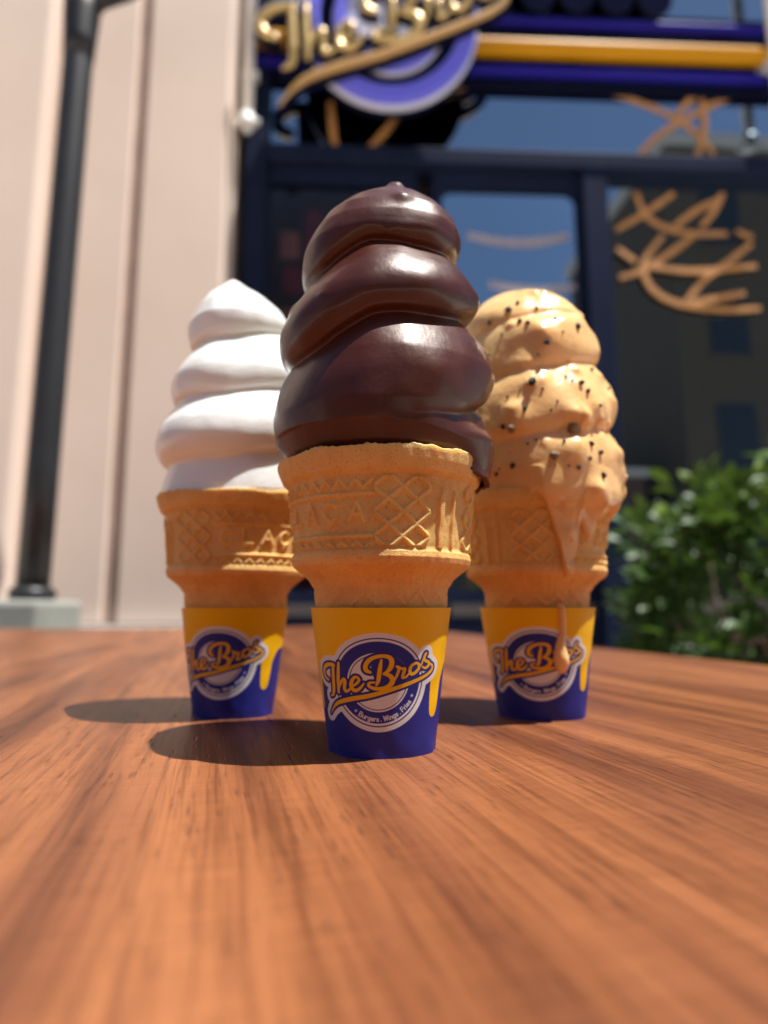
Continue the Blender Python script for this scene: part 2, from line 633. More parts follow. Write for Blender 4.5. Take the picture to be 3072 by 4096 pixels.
def door(u0, u1, pane, handle_u, glass):
    inner = rrect(*pane, .045)
    cx, cz = (u0 + u1) / 2, (pane[2] + pane[3]) / 2
    z0, z1 = .025, zHd - hb - .006
    outer = []
    for (x, z) in inner:            # push each inner point out to the leaf's rectangle
        fx = (u1 - cx) / abs(x - cx) if abs(x - cx) > 1e-6 else 1e9
        fz = ((z1 - cz) if z > cz else (cz - z0)) / abs(z - cz) if abs(z - cz) > 1e-6 else 1e9
        f = min(fx, fz)
        outer.append((cx + (x - cx) * f, cz + (z - cz) * f))
    n = len(inner)
    V, F = [], []
    for y in (-.028, .028):
        V += [(x, y, z) for x, z in inner] + [(x, y, z) for x, z in outer]
    for k in range(n):
        j = (k + 1) % n
        F += [(k, j, n + j, n + k), (2 * n + k, 3 * n + k, 3 * n + j, 2 * n + j), (k, 2 * n + k, 2 * n + j, j), (n + k, n + j, 3 * n + j, 3 * n + k)]
    leaf = mesh_obj('door', V, F, M['navy'], shop)
    pn = mesh_obj('door_pane', [(x, -.004, z) for x, z in inner] + [(x, .004, z) for x, z in inner],
                  [tuple(range(n))[::-1], tuple(range(n, 2 * n))] + [(k, n + k, n + (k + 1) % n, (k + 1) % n) for k in range(n)], glass, leaf)
    bm = bmesh.new()
    tube(bm, [(handle_u, -.03, .95), (handle_u, -.075, .95), (handle_u, -.075, 1.35), (handle_u, -.03, 1.35)], [.011] * 4, 10)
    bm_obj('door_handle', bm, M['steelrail'], leaf, True)
    box('kick_rail', pane[0] + .01, pane[1] - .01, -.034, -.0285, .765, .805, M['steelrail'], leaf)
    return leaf, pn


a1 = fp(1765, 1000)[0]; a2 = fp(2312, 1000)[0]; zt = fp(2030, 768)[1]
dr, drp = door(u1 + .004, u2 - hp - .004, (a1, a2, .85, zt), u1 + .05, M['glass_blue'])
b1 = fp(1055, 1000)[0]; b2 = 2 * u1 - a1
dl, dlp = door(uL + .079, u1 - .004, (b1, b2, .85, zt), u1 - .05, M['glass_dark'])


# painted strokes and pale stripes standing in for light reflections on the glass
def decal(name, pts, wpx, m, parent, y):
    q = catmull([(*fp(a, b), 0) for a, b in pts], 6)
    w = wpx * 2.1 / FPX / 2
    L, R = [], []
    n = len(q)
    for i in range(n):
        t = q[min(i + 1, n - 1)] - q[max(i - 1, 0)]
        t = t[:2] / np.hypot(*t[:2])
        ww = w * (.75 + .25 * math.sin(pi * i / (n - 1))) * (1 + .1 * math.sin(i * 2.1))
        L.append((q[i][0] - t[1] * ww, q[i][1] + t[0] * ww))
        R.append((q[i][0] + t[1] * ww, q[i][1] - t[0] * ww))
    loop = L + R[::-1]
    N = len(loop)
    V = [(x, y - .002, z) for x, z in loop] + [(x, y, z) for x, z in loop]
    F = []
    for i in range(n - 1):
        F += [(i, i + 1, N - 2 - i, N - 1 - i), (N + i, 2 * N - 1 - i, 2 * N - 2 - i, N + i + 1)]
    for k in range(N):
        F.append((k, N + k, N + (k + 1) % N, (k + 1) % N))
    return mesh_obj(name, V, F, m, parent)


fries_t = [
    [(2428, 376), (2590, 430), (2725, 495), (2800, 560), (2852, 622)], [(2945, 386), (2850, 425), (2775, 463), (2634, 545), (2530, 648)],
    [(2795, 378), (2812, 470), (2806, 560), (2775, 655)], [(2700, 470), (2745, 420), (2790, 385)],
    [(1322, 420), (1330, 520), (1345, 625)], [(1590, 470), (1540, 540), (1455, 632)], [(1905, 352), (1830, 368), (1780, 388)]]
fries_w = [
    [(2538, 775), (2593, 880), (2734, 935), (2905, 940)], [(2690, 780), (2590, 850), (2461, 926)], [(2885, 780), (2850, 850), (2800, 915)],
    [(2880, 800), (2780, 850), (2690, 915)], [(2935, 935), (3000, 960)], [(2995, 985), (2900, 1060), (2816, 1120), (2734, 1215)],
    [(2775, 945), (2690, 1010), (2568, 1088), (2470, 1122)], [(2640, 955), (2565, 1065), (2593, 1162), (2692, 1222), (2860, 1250), (3026, 1245)],
    [(2593, 1082), (2775, 1098), (3010, 1078)], [(2458, 1010), (2530, 1062)], [(2750, 1225), (2870, 1205), (2960, 1188)]]
for k, s in enumerate(fries_t):
    decal('painted_fry', s, 31, M['fry'], tp, -.0065 - .0022 * k)
for k, s in enumerate(fries_w):
    decal('painted_fry', s, 29, M['fry'], wp, -.0065 - .0022 * k)
decal('reflection_stripe', [(1868, 945), (1980, 968), (2090, 975), (2190, 966), (2272, 948)], 42, M['refl_stripe'], drp, -.0045)
decal('reflection_stripe', [(1955, 1138), (2060, 1158), (2170, 1165), (2300, 1150)], 40, M['refl_stripe'], drp, -.0045)

# stripe tubes across the fascia
def stripe(pyc, hpx, m):
    r = hpx * 2.35 / FPX / 2
    off = .03 + r + .004
    z = fp(2450, pyc, off)[1]
    bm = bmesh.new()
    ua, ub = uL + .02, fp(3045, pyc, off)[0]
    pts, rr = round_ends([(ua, -off, z), ((ua + ub) / 2, -off, z), (ub, -off, z)], [r, r, r], 3)
    tube(bm, pts, rr, 20)
    return bm_obj('stripe_tube', bm, m, shop, True)


stripe(104, 42, M['bluetube'])
stripe(210, 74, M['yellowtube'])
stripe(300, 46, M['bluetube'])
# white drain pipes at both ends of the shopfront
for px_, nm in ((998, 'white enamel pipe with bracket between the pink wall and the shopfront'), (3100, 'white enamel pipe at the far end of the stripe tubes')):
    uu, _ = fp(px_, 200, .1)
    e = empty('wall_pipe', shop.matrix_basis @ Vector((uu, -.1, 0)), FA)
    tag(e, nm, 'pipe')
    zb = fp(px_, 500 if px_ < 2000 else 430, .1)[1]
    bm = bmesh.new()
    tube(bm, [(0, 0, zb), (0, 0, zb + .8), (0, 0, zTop)], [.021] * 3, 16)
    bm_obj('pipe', bm, M['white'], e, True)
    bm = bmesh.new()
    tube(bm, [(0, 0, zb - .03), (0, 0, zb), (0, 0, zb + .035)], [.012, .03, .027], 16)
    bm_obj('end_collar', bm, M['white'], e, True)
    bm = bmesh.new()
    tube(bm, [(-.04, -.012, zb - .01), (.0, -.028, zb - .005), (.045, -.012, zb + .0)], [.012, .015, .012], 10)
    bm_obj('bracket', bm, M['white'], e, True)
    box('wall_strap', -.03, .03, .012, .1, zb + .2, zb + .23, M['white'], e)

# dim room behind the glass
rm = empty('shop_interior', (0, FY, 0), FA)
tag(rm, 'dim shop room seen through the dark door glass', 'room')
box('back_wall', uL - .5, uR + .5, 3.0, 3.1, 0, zTop, M['interior'], rm)
box('side_wall', uL - .6, uL - .5, .07, 3.1, 0, zTop, M['interior'], rm)
box('side_wall', uR + .5, uR + .6, .07, 3.1, 0, zTop, M['interior'], rm)
box('room_ceiling', uL - .6, uR + .6, .07, 3.1, zTop, zTop + .1, M['interior'], rm)
x0 = fp(1245, 900)[0]
c = box('curtain_strip', x0 - .03, x0 + .03, .10, .115, .3, 2.3, M['maroon']); c.parent = rm
for k, (px_, py_) in enumerate(((1145, 905), (1140, 1230), (1155, 1050))):
    xx, zz = fp(px_, py_)
    c = box('hung_card', xx - .035, xx + .035, .12, .126, zz - .055, zz + .055, M['rosy'] if k < 2 else M['maroon']); c.parent = rm

# ------------------------------------------------------------------ pink wall, left of the shopfront
WA = rad(8)                               # the wall is turned a little towards the right
WO = at(884, 1100, FY - .23)
wall = empty('pink_wall', (WO.x, WO.y, 0), WA)
tag(wall, 'pale pink stucco wall with recessed joint on a grey plinth', 'wall')


def wx(px, py, off=0.0):
    n = Vector((math.sin(WA), -math.cos(WA), 0))
    o = Vector((WO.x, WO.y, 0)) + n * off
    r = ray(px, py)
    p = CAM + r * ((o - CAM).dot(n) / r.dot(n)) - Vector((WO.x, WO.y, 0))
    return p.x * math.cos(WA) + p.y * math.sin(WA)


xj = wx(510, 1240)
xp = wx(120, 1100, .08)
box('wall_panel', xj + .021, 0, 0, .3, .745, 5.2, M['stucco'], wall, .006)
box('wall_panel', xp - .2, xj - .021, 0, .3, .745, 5.2, M['stucco'], wall, .006)
box('joint_back', xj - .021, xj + .021, .018, .3, .745, 5.2, M['joint'], wall)
box('pilaster', xp - 1.6, xp, -.08, -.001, .0, 5.2, M['stucco'], wall, .016, 3)
ct = box('wall_return', -.14, .0015, .004, .26, .0, 5.2, M['stucco'], wall, .004)
ct.rotation_euler = (0, 0, FA - WA)
box('plinth', xp + .002, .0, -.05, .28, 0, .742, M['stone'], wall, .006)

# post with bracket on a concrete block
PY = 1.35
pb = at(128, 2395, PY)
pt = at(330, 40, PY)
e = empty('awning_post', (pb.x, PY, 0))
tag(e, 'slightly leaning dark metal post with bracket, set in a concrete block', 'post')
blk = box('concrete_block', -.24, .064, -.09, .13, 0, pb.z - .004, M['concrete'], e, .012)
bm = bmesh.new()
dx = pt.x - pb.x
hz = pt.z - pb.z
q = [(dx * t, 0, pb.z - .01 + hz * t) for t in np.linspace(0, 1.35, 8)]
tube(bm, q, [.0375] * 8, 24)
bm_obj('post_tube', bm, M['post'], e, True)
bm = bmesh.new()
tube(bm, [(0, 0, pb.z - .004), (0.001, 0, pb.z + .02), (0.0015, 0, pb.z + .03)], [.052, .052, .040], 24)
bm_obj('base_collar', bm, M['post'], e, True)
bm = bmesh.new()
zt_ = hz * 1.0 + pb.z
tube(bm, [(dx * .95, 0, zt_ - .16), (dx * .975, 0, zt_ - .10), (dx * 1.0, 0, zt_ - .02), (dx * 1.03, 0, zt_ + .10)], [.0385, .042, .047, .05], 24)
bm_obj('hub_sleeve', bm, M['black'], e, True)
bm = bmesh.new()
tube(bm, [(dx + .01, 0, zt_ + .0), (dx + .05, 0, zt_ + .035), (dx + .12, 0, zt_ + .055), (dx + .34, 0, zt_ + .2)], [.03, .026, .022, .018], 14)
bm_obj('bracket_arm', bm, M['black'], e, True)

# ------------------------------------------------------------------ logo strokes (shared by the print and the sign)
LOGO = dict(
    T=[[(338, 882, 30), (308, 852, 40), (300, 790, 46), (325, 738, 46), (368, 716, 40), (408, 722, 36)],
       [(402, 716, 34), (396, 800, 40), (391, 900, 42), (386, 980, 42), (375, 1030, 34), (350, 1050, 20)]],
    h=[[(458, 692, 26), (450, 770, 36), (441, 880, 40), (436, 1002, 30)],
       [(440, 965, 20), (468, 898, 30), (496, 862, 34), (508, 885, 36), (500, 930, 36), (502, 974, 34), (524, 984, 28), (562, 952, 20)]],
    e=[[(566, 934, 24), (612, 905, 26), (642, 866, 28), (630, 836, 26), (600, 838, 30), (572, 882, 36), (566, 930, 38), (586, 968, 38), (622, 968, 34), (660, 936, 26), (690, 895, 12)]],
    B=[[(752, 780, 28), (716, 760, 42), (710, 715, 42), (740, 660, 42), (792, 626, 36), (860, 611, 36), (922, 622, 40), (950, 662, 46), (944, 722, 48), (915, 770, 36), (878, 796, 24)],
       [(878, 796, 24), (930, 812, 40), (962, 852, 48), (950, 902, 50), (900, 940, 44), (840, 950, 38), (780, 945, 34), (735, 920, 30), (742, 890, 24), (792, 884, 18)],
       [(856, 650, 18), (846, 720, 36), (836, 800, 40), (826, 870, 36), (808, 915, 18)]],
    r=[[(974, 882, 16), (1003, 812, 26), (1020, 745, 28), (1000, 722, 26)],
       [(1004, 722, 24), (1048, 746, 24), (1074, 748, 30), (1062, 800, 32), (1060, 838, 30), (1092, 828, 22), (1126, 780, 16)]],
    o=[[(1172, 690, 24), (1132, 720, 30), (1121, 770, 32), (1141, 805, 32), (1176, 790, 32), (1206, 745, 32), (1200, 702, 28), (1172, 690, 24)], [(1196, 700, 18), (1214, 712, 16), (1232, 704, 14)]],
    s=[[(1226, 720, 16), (1244, 655, 22), (1264, 596, 28), (1250, 634, 28), (1262, 670, 30), (1296, 690, 30), (1300, 722, 30), (1270, 750, 26), (1240, 735, 18)]],
    swoosh=[[(1304, 700, 20), (1336, 732, 26), (1330, 780, 30), (1272, 835, 34), (1150, 890, 38), (950, 960, 42), (750, 1020, 44), (550, 1065, 46), (430, 1110, 40), (370, 1165, 26), (325, 1240, 8)]])
LC = (825.0, 885.0)


def unroll_x(x): return 840 + 640 * math.asin(max(-.97, min(.97, (x - 840) / 640)))


ULOGO = {k: [[(unroll_x(x), y, w) for x, y, w in s] for s in v] for k, v in LOGO.items()}

# ------------------------------------------------------------------ shop sign in front of the fascia
SO = .20                                   # sign stands off the front
sg_c = fp(1560, 55, SO)                    # ring centre
sg_s = (fp(1905, 55, SO)[0] - sg_c[0]) / 458.0
sg_z = (sg_c[1] - fp(1560, 415, SO)[1]) / 472.0
lt_c = fp(1567, 158, SO)                   # lettering: larger than the ring and turned a little further
lt_s = sg_s * .8 / .753
lt_a = rad(7.5)
sign = empty('shop_sign', shop.matrix_basis @ Vector((sg_c[0], -SO, sg_c[1])), FA)
tag(sign, 'script lettered gold shop sign reading The Bros on a violet blue ring', 'sign')


def sgp(x, y, dy=0.0):
    return ((x - LC[0]) * sg_s, dy, -(y - LC[1]) * sg_z)


def ltp(x, y, dy=0.0):
    u, v = (x - LC[0]) * lt_s, -(y - LC[1]) * lt_s
    return (u * math.cos(lt_a) - v * math.sin(lt_a) + lt_c[0] - sg_c[0], dy, u * math.sin(lt_a) + v * math.cos(lt_a) + lt_c[1] - sg_c[1])


def annulus(name, r0, r1, y0, y1, m, c=(825, 885), n=96, bev=10):
    V, F = [], []
    prof = [(r0, y1), (r0, y0 + .006), (r0 + bev, y0), (r1 - bev, y0), (r1, y0 + .006), (r1, y1)] if r0 > 0 else [(1e-3, y0), (r1 - bev, y0), (r1, y0 + .006), (r1, y1), (1e-3, y1)]
    k = len(prof)
    for i in range(n):
        a = 2 * pi * i / n
        for r, y in prof:
            V.append(sgp(c[0] + r * math.cos(a), c[1] + r * math.sin(a), y))
    for i in range(n):
        for j in range(k if r0 > 0 else k - 1):
            F.append((i * k + j, i * k + (j + 1) % k, ((i + 1) % n) * k + (j + 1) % k, ((i + 1) % n) * k + j))
    return mesh_obj(name, V, F, m, sign)


annulus('back_board', 0, 480, .03, .06, M['signback'])
annulus('outer_ring', 372, 458, -.004, .028, M['violet'])
annulus('rim_band', 459, 476, .012, .05, M['lilac'], bev=6)
annulus('inner_disc', 0, 300, .014, .0285, M['lilac'])
annulus('inner_ring', 236, 292, -.004, .0135, M['violet'], bev=6)
for nm, ss in ULOGO.items():
    bm = bmesh.new()
    for s in ss:
        q = catmull(s, 5)
        big = 1.0 if nm != 'swoosh' else .95
        rr = [max(w, 16) / 2 * lt_s * big for _, _, w in q]
        pts, rr = round_ends([ltp(x, y, -.04) for x, y, _ in q], rr, 3)
        tube(bm, pts, rr, 12)
    bm_obj('swoosh' if nm == 'swoosh' else 'letter', bm, M['tan'] if nm == 'swoosh' else M['gold'], sign, True)
    bm = bmesh.new()                        # dark outline tray behind each letter
    for s in ss:
        q = catmull(s, 4)
        rr = [(max(w, 16) / 2 + 17) * lt_s for _, _, w in q]
        pts, rr = round_ends([ltp(x, y, 0) for x, y, _ in q], rr, 3)
        tube(bm, pts, rr, 10)
    for v in bm.verts:
        v.co.y = v.co.y * .12 - .012
    bm_obj('letter_tray', bm, M['signback'], sign, True)
for sx in (-.12, .14):
    bm = bmesh.new()
    tube(bm, [(sx, .06, .05), (sx, .17, .05)], [.012, .012], 10)
    bm_obj('stand_off', bm, M['black'], sign, True)

# ------------------------------------------------------------------ building across the square (seen as a reflection in the glass)
ob = empty('brown_building', (13.6, -13.0, 0), 0)
tag(ob, 'brown rendered building across the square, mirrored in the shop glass', 'building')
box('wall', -3.6, 9, -8, 0, 0, 15, M['rooffar'], ob)
box('cornice', -3.75, 9.1, -8.1, .15, 15.0, 15.4, M['stone'], ob)
for i in range(4):
    for j in range(4):
        w = box('window', -2.6 + i * 2.6, -1.4 + i * 2.6, .005, .03, 1.2 + j * 3.5, 3.2 + j * 3.5, M['farwin'], ob)
        box('window_sill', -2.7 + i * 2.6, -1.3 + i * 2.6, .004, .1, 1.1 + j * 3.5, 1.19 + j * 3.5, M['rooffar'], w)

lb = empty('low_building', (-6, -13.6, 0), 0)
tag(lb, 'long low dark brick building across the square, mirrored low in the shop glass', 'building')
box('wall', -16, 15.0, -6, 0, 0, 4.6, M['cladding'], lb)
box('parapet', -16.1, 15.1, -6.1, .12, 4.6, 4.8, M['stone'], lb)
for i in range(9):
    w = box('window', -14.5 + i * 3.2, -12.9 + i * 3.2, .005, .03, 1.0, 3.2, M['farwin'], lb)
    box('window_sill', -14.6 + i * 3.2, -12.8 + i * 3.2, .004, .1, .9, .99, M['stone'], w)

# ------------------------------------------------------------------ table
TA = rad(14.7)
table = empty('table', (0.021, 1.5 - D0, 0), TA)      # its far right corner
tag(table, 'wooden table with reddish brown walnut grain top and dark legs', 'table')
bm = bmesh.new()
add_box(bm, -1.45, 0, -2.0, 0, TZ - .032, TZ, .004, 3)
bm_obj('tabletop', bm, M['wood'], table)
for x in (-1.37, -.08):
    for y in (-1.92, -.08):
        box('leg', x - .03, x + .03, y - .03, y + .03, 0, TZ - .0325, M['black'], table, .003)
box('apron', -1.30, -.15, -.095, -.065, TZ - .10, TZ - .0328, M['black'], table)
box('apron', -1.30, -.15, -1.935, -1.905, TZ - .10, TZ - .0328, M['black'], table)

# ------------------------------------------------------------------ wafer cone mesh (shared by the three)
prof_z = np.array([.0015, .010, .030, .042, .0465, .0485, .0510, .0530, .0543, .0551, .0568, .0583, .0590, .0597, .0640, .0720, .0775, .0797, .0805, .0813, .0840, .0862, .0872])
prof_r = np.array([.0148, .0160, .0190, .0204, .0207, .0212, .0227, .0250, .0271, .0280, .0285, .0283, .0278, .0276, .0279, .0287, .0293, .0297, .0307, .0316, .0328, .0334, .0335])


def cone_r(z): return np.interp(z, prof_z, prof_r)


GLYPH = {
    'C': [[(.85, .82), (.6, 1), (.3, .95), (.05, .65), (.05, .35), (.3, .05), (.6, 0), (.85, .18)]],
    'L': [[(.1, 1), (.1, 0), (.75, 0)]],
    'A': [[(0, 0), (.42, 1), (.84, 0)], [(.17, .34), (.67, .34)]],
    'c': [[(.45, -.02), (.5, -.16), (.36, -.24)]]}


def build_wafer():
    nth = 900
    zz = np.concatenate([np.linspace(.0015, .042, 14), np.linspace(.0425, .0555, 60), np.linspace(.0557, .082, 160), np.linspace(.0822, .0872, 20)])
    th = np.linspace(0, 2 * pi, nth, endpoint=False)
    TH, Z = np.meshgrid(th, zz)
    R = cone_r(Z)
    ph = np.degrees(TH) % 180            # pattern repeats every half turn; angle grows to the viewer's right
    # panels in degrees measured from the front of the front cone: text -86..-4, lattice -4..30, bars 30..56, lattice 56..94
    a = np.where(ph > 94, ph - 180, ph)
    X = a * .515                          # mm along the surface
    Ym = (Z - .0569) * 1000 * 1.035               # mm up from the ring
    w = 1.1
    d = np.full(X.shape, 1e9)
    # lattice panels
    for c0 in (12.5, 75.5):
        aa = (a - c0) * .515 / 4.3
        bb = (Z - .0693) / .0035
        inside = (np.abs(a - c0) < 16.5) & (Z > .0598) & (Z < .0792)
        e1 = np.abs(((aa + bb) + 1) % 2 - 1) * 4.3 / 1.414 * .92
        e2 = np.abs(((aa - bb) + 1) % 2 - 1) * 4.3 / 1.414 * .92
        dl_ = np.minimum(e1, e2) - w / 2
        d = np.minimum(d, np.where(inside, dl_, 1e9))
    st = []
    # text panel: rules, zigzags, letters
    lx0, lx1 = -85 * .515, -5 * .515
    st.append([(lx0, 17.9, w), (lx1, 17.9, w)])
    st.append([(lx0, 5.7, w), (lx1, 5.7, w)])
    n = 9
    for y0, y1 in ((19.4, 22.0), (1.7, 4.0)):
        st.append([(lx0 + (lx1 - lx0) * k / (2 * n), y0 if k % 2 else y1, .9) for k in range(2 * n + 1)])
    for ch, ca in (('C', -76), ('L', -60), ('A', -44.5), ('C', -30), ('c', -30), ('A', -13.5)):
        for g_ in GLYPH[ch]:
            st.append([(ca * .515 + (x - .42) * 5.2, 10.2 + y * 5.3, .95) for x, y in g_])
    # bars
    st.append([(37.5 * .515, 3.0, 1.9), (37.5 * .515, 17.5, 1.9), (37.5 * .515, 20.5, .2)])
    st.append([(47.5 * .515, 3.0, .9), (47.5 * .515, 19.8, .9)])
    d = np.minimum(d, sdf_strokes(X, Ym, st, 0))
    hgt = sstep(.55, -.35, d) * .00085
    band = (Z > .0594) & (Z < .0802)
    hgt = np.where(band, hgt, 0)
    # faint pattern on the neck
    kz = (Z - .0485) * 1000
    st2 = []
    for k in range(-2, 12):
        x0_ = k * 22.5 * .38 - 35
        st2.append([(x0_, -5.5, .7), (x0_ + 4.3, -1.5, .7), (x0_ + 8.6, -5.5, .7)])
        st2.append([(x0_ + 1.5, .5, .5), (x0_ + .6, 5.0, .5)])
    dn = sdf_strokes(a * .38, kz, st2, 0)
    hgt = np.where((Z > .0427) & (Z < .0538), sstep(.6, -.3, dn) * .00035, hgt)
    P0 = np.stack([np.cos(TH), np.sin(TH), Z * 30], -1)
    R = R + hgt + .00018 * snoise(P0, 3, 12, .9) + .00006 * snoise(P0, 5, 12, 6)
    Z = Z + np.where(Z > .084, (.0005 * snoise(P0 * [1, 1, 0], 8, 10, 1.1) + .0003 * snoise(P0 * [1, 1, 0], 9, 10, 5) + .0003 * np.abs(snoise(P0 * [1, 1, 0], 10, 10, 12))) * (Z - .084) / .0033, 0)
    # inner wall
    zi = np.array([.0868, .079, .066, .058])
    TI, ZI = np.meshgrid(th, zi)
    RI = cone_r(ZI) - .0016
    R = np.vstack([R, RI]); Z = np.vstack([Z, ZI]); TH = np.vstack([TH, TI])
    # pattern angle 0 = towards -Y, growing to +X
    P = np.stack([R * np.sin(TH), -R * np.cos(TH), Z], -1)
    me, _ = grid_mesh('wafer_cone', P[:, :, :])
    me.materials.append(M['wafer'])
    return me


WAFER = build_wafer()

# ------------------------------------------------------------------ paper sleeve with print (shared)
SR0, SR1 = .0163, .0221
SMALL = {
    'B': (.62, [[(0, 0), (0, 1), (.45, 1), (.55, .78), (.45, .55), (0, .55)], [(.45, .55), (.62, .28), (.45, 0), (0, 0)]]),
    'u': (.46, [[(0, .6), (0, .15), (.2, 0), (.45, .12)], [(.45, .6), (.45, 0)]]),
    'r': (.30, [[(0, 0), (0, .6)], [(0, .4), (.15, .58), (.3, .58)]]),
    'g': (.46, [[(.45, .6), (.45, -.15), (.25, -.3), (.03, -.22)], [(.45, .45), (.22, .6), (.02, .45), (0, .25), (.2, .02), (.45, .15)]]),
    'e': (.46, [[(0, .32), (.45, .32), (.4, .52), (.22, .6), (.04, .48), (0, .3), (.06, .1), (.25, 0), (.43, .08)]]),
    's': (.36, [[(.36, .5), (.2, .6), (.03, .5), (.06, .36), (.32, .24), (.35, .08), (.18, 0), (0, .1)]]),
    'W': (.86, [[(0, 1), (.2, 0), (.42, .9), (.64, 0), (.84, 1)]]),
    'i': (.08, [[(0, 0), (0, .6)], [(0, .86), (0, .88)]]),
    'n': (.44, [[(0, 0), (0, .6)], [(0, .4), (.2, .6), (.42, .48), (.42, 0)]]),
    'F': (.5, [[(0, 0), (0, 1), (.5, 1)], [(0, .55), (.42, .55)]]),
    '.': (.06, [[(0, .05), (0, .07)]])}


def small_text():
    """strokes of the little words set on an arc inside the ring"""
    out = []
    txt = 'Burgers . Wings . Fries'
    hgt, base, gap = 50.0, 402.0, .20
    tot = sum((SMALL[c][0] if c != ' ' else .12) + gap for c in txt) * hgt
    a0, a1 = rad(-31), rad(60)
    k = (a1 - a0) * base / tot
    x = 0
    for c in txt:
        if c == ' ':
            x += (.12 + gap) * hgt * k
            continue
        w_, ss = SMALL[c]
        for s in ss:
            q = []
            for sx, sy in s:
                a = a0 + (x + sx * hgt * k) / base
                r = base - sy * hgt
                q.append((LC[0] + r * math.sin(a), LC[1] + r * math.cos(a), 9.5))
            out.append(q)
        x += (w_ + gap) * hgt * k
    for a in (rad(-38), rad(67.5)):
        cx_, cy_ = LC[0] + 376 * math.sin(a), LC[1] + 376 * math.cos(a)
        for i in range(5):
            b = a + i * 2 * pi / 5
            out.append([(cx_, cy_, 10), (cx_ + 16 * math.sin(b), cy_ - 16 * math.cos(b), 4)])
    return out


def build_sleeve():
    ph = np.radians(np.concatenate([np.linspace(-82, 82, 470), np.linspace(82, 278, 90)[1:-1]]))
    zz = np.linspace(0, H, 380)
    PH, Z = np.meshgrid(ph, zz)
    R = SR0 + (SR1 - SR0) * Z / H
    X = 840 + 640 * PH
    Y = 112 + (H - Z) / H * 1563
    aa = 6.0

    def over(col, d, c):
        k = sstep(aa * .5, -aa * .5, d)[..., None]
        return col * (1 - k) + np.array(c) * k
    yel, blu, whi = (.95, .535, .000), (.021, .027, .245), (.74, .74, .75)
    dnavy = (.022, .024, .20)
    col = np.ones(X.shape + (3,)) * np.array(yel)
    # blue lower part with paint-like drips of yellow running into it
    deg = np.degrees(PH)
    yb = 830 + 0 * deg
    keys = [(-82, 700), (-77, 780), (-74.5, 1160), (-71, 1222), (-67, 1160), (-65, 860), (-58, 800), (0, 800), (46, 835), (50.5, 860), (51.6, 1180), (53, 1245), (55.5, 1275), (59, 1285), (62.5, 1270), (65, 1215), (66.5, 1100), (69, 900), (74, 790), (80, 725), (95, 700), (120, 760), (126, 980), (131, 1010), (136, 960), (141, 760), (180, 720), (210, 790), (214, 1120), (219, 1160), (224, 1100), (228, 800), (278, 700)]
    kx = np.array([k[0] for k in keys], float); ky = np.array([k[1] for k in keys], float)
    fx = np.linspace(-82, 278, 2400)
    fy = np.interp(fx, kx, ky)
    ker = np.hanning(13); ker /= ker.sum()
    fy2 = np.convolve(np.pad(fy, 6, mode='edge'), ker, 'valid')
    yb = np.interp(deg, fx, fy2)
    col = over(col, (yb - Y) * .8, blu)
    dls = sdf_strokes(X, Y, [s for v in ULOGO.values() for s in v])
    rc = np.hypot(X - LC[0], Y - LC[1])
    dw = np.minimum(rc - 512, dls - 76)
    col = over(col, dw, whi)
    ring = np.maximum(rc - 462, -1e9)
    col = over(col, ring, dnavy)
    col = over(col, rc - 448, whi)
    col = over(col, rc - 425, blu)
    col = over(col, rc - 306, whi)
    col = over(col, np.abs(rc - 284) - 5, dnavy)
    col = over(col, np.maximum(np.hypot(X - 965, Y - 735) - 205, rc - 306.5), blu)
    dt = sdf_strokes(X, Y, small_text(), 0)
    col = over(col, dt, whi)
    col = over(col, dls - 25, dnavy)
    dl2 = sdf_strokes(X, Y, [s for v in ULOGO.values() for s in v])
    col = over(col, dl2, (.86, .46, .002))
    P0 = np.stack([np.cos(PH), np.sin(PH), Z * 40], -1)
    R = R + .00022 * snoise(P0, 21, 10, .5) + .00005 * snoise(P0, 22, 12, 2.2)
    # slight crumple where the paper meets the table
    R = R + .00022 * snoise(P0, 23, 10, 1.6) * sstep(.008, 0, Z)
    # paper edge and inside
    zi = np.array([H, H - .003, H - .012])
    PI_, ZI = np.meshgrid(ph, zi)
    RI = SR0 + (SR1 - SR0) * ZI / H - .00045
    nr = len(zz)
    R2 = np.vstack([R, RI]); Z2 = np.vstack([Z, ZI]); PH2 = np.vstack([PH, PI_])
    col2 = np.concatenate([col, np.ones(PI_.shape + (3,)) * np.array((.42, .30, .16))], 0)
    P = np.stack([R2 * np.sin(PH2), -R2 * np.cos(PH2), Z2], -1)
    inlogo = np.zeros((P.shape[0] - 1, P.shape[1]), bool)
    wmask = dw < 0
    c0 = wmask[:-1] & wmask[1:]
    inlogo[:nr - 1] = c0 & np.roll(c0, -1, 1)
    me1, us1 = grid_mesh('paper_sleeve', P, True, ~inlogo)
    col_attr(me1, col2.reshape(-1, 3)[us1])
    me2, us2 = grid_mesh('printed_logo', P, True, inlogo)
    col_attr(me2, col2.reshape(-1, 3)[us2])
    me1.materials.append(M['prt']); me2.materials.append(M['prt'])
    return me1, me2


SLEEVE, LOGOM = build_sleeve()


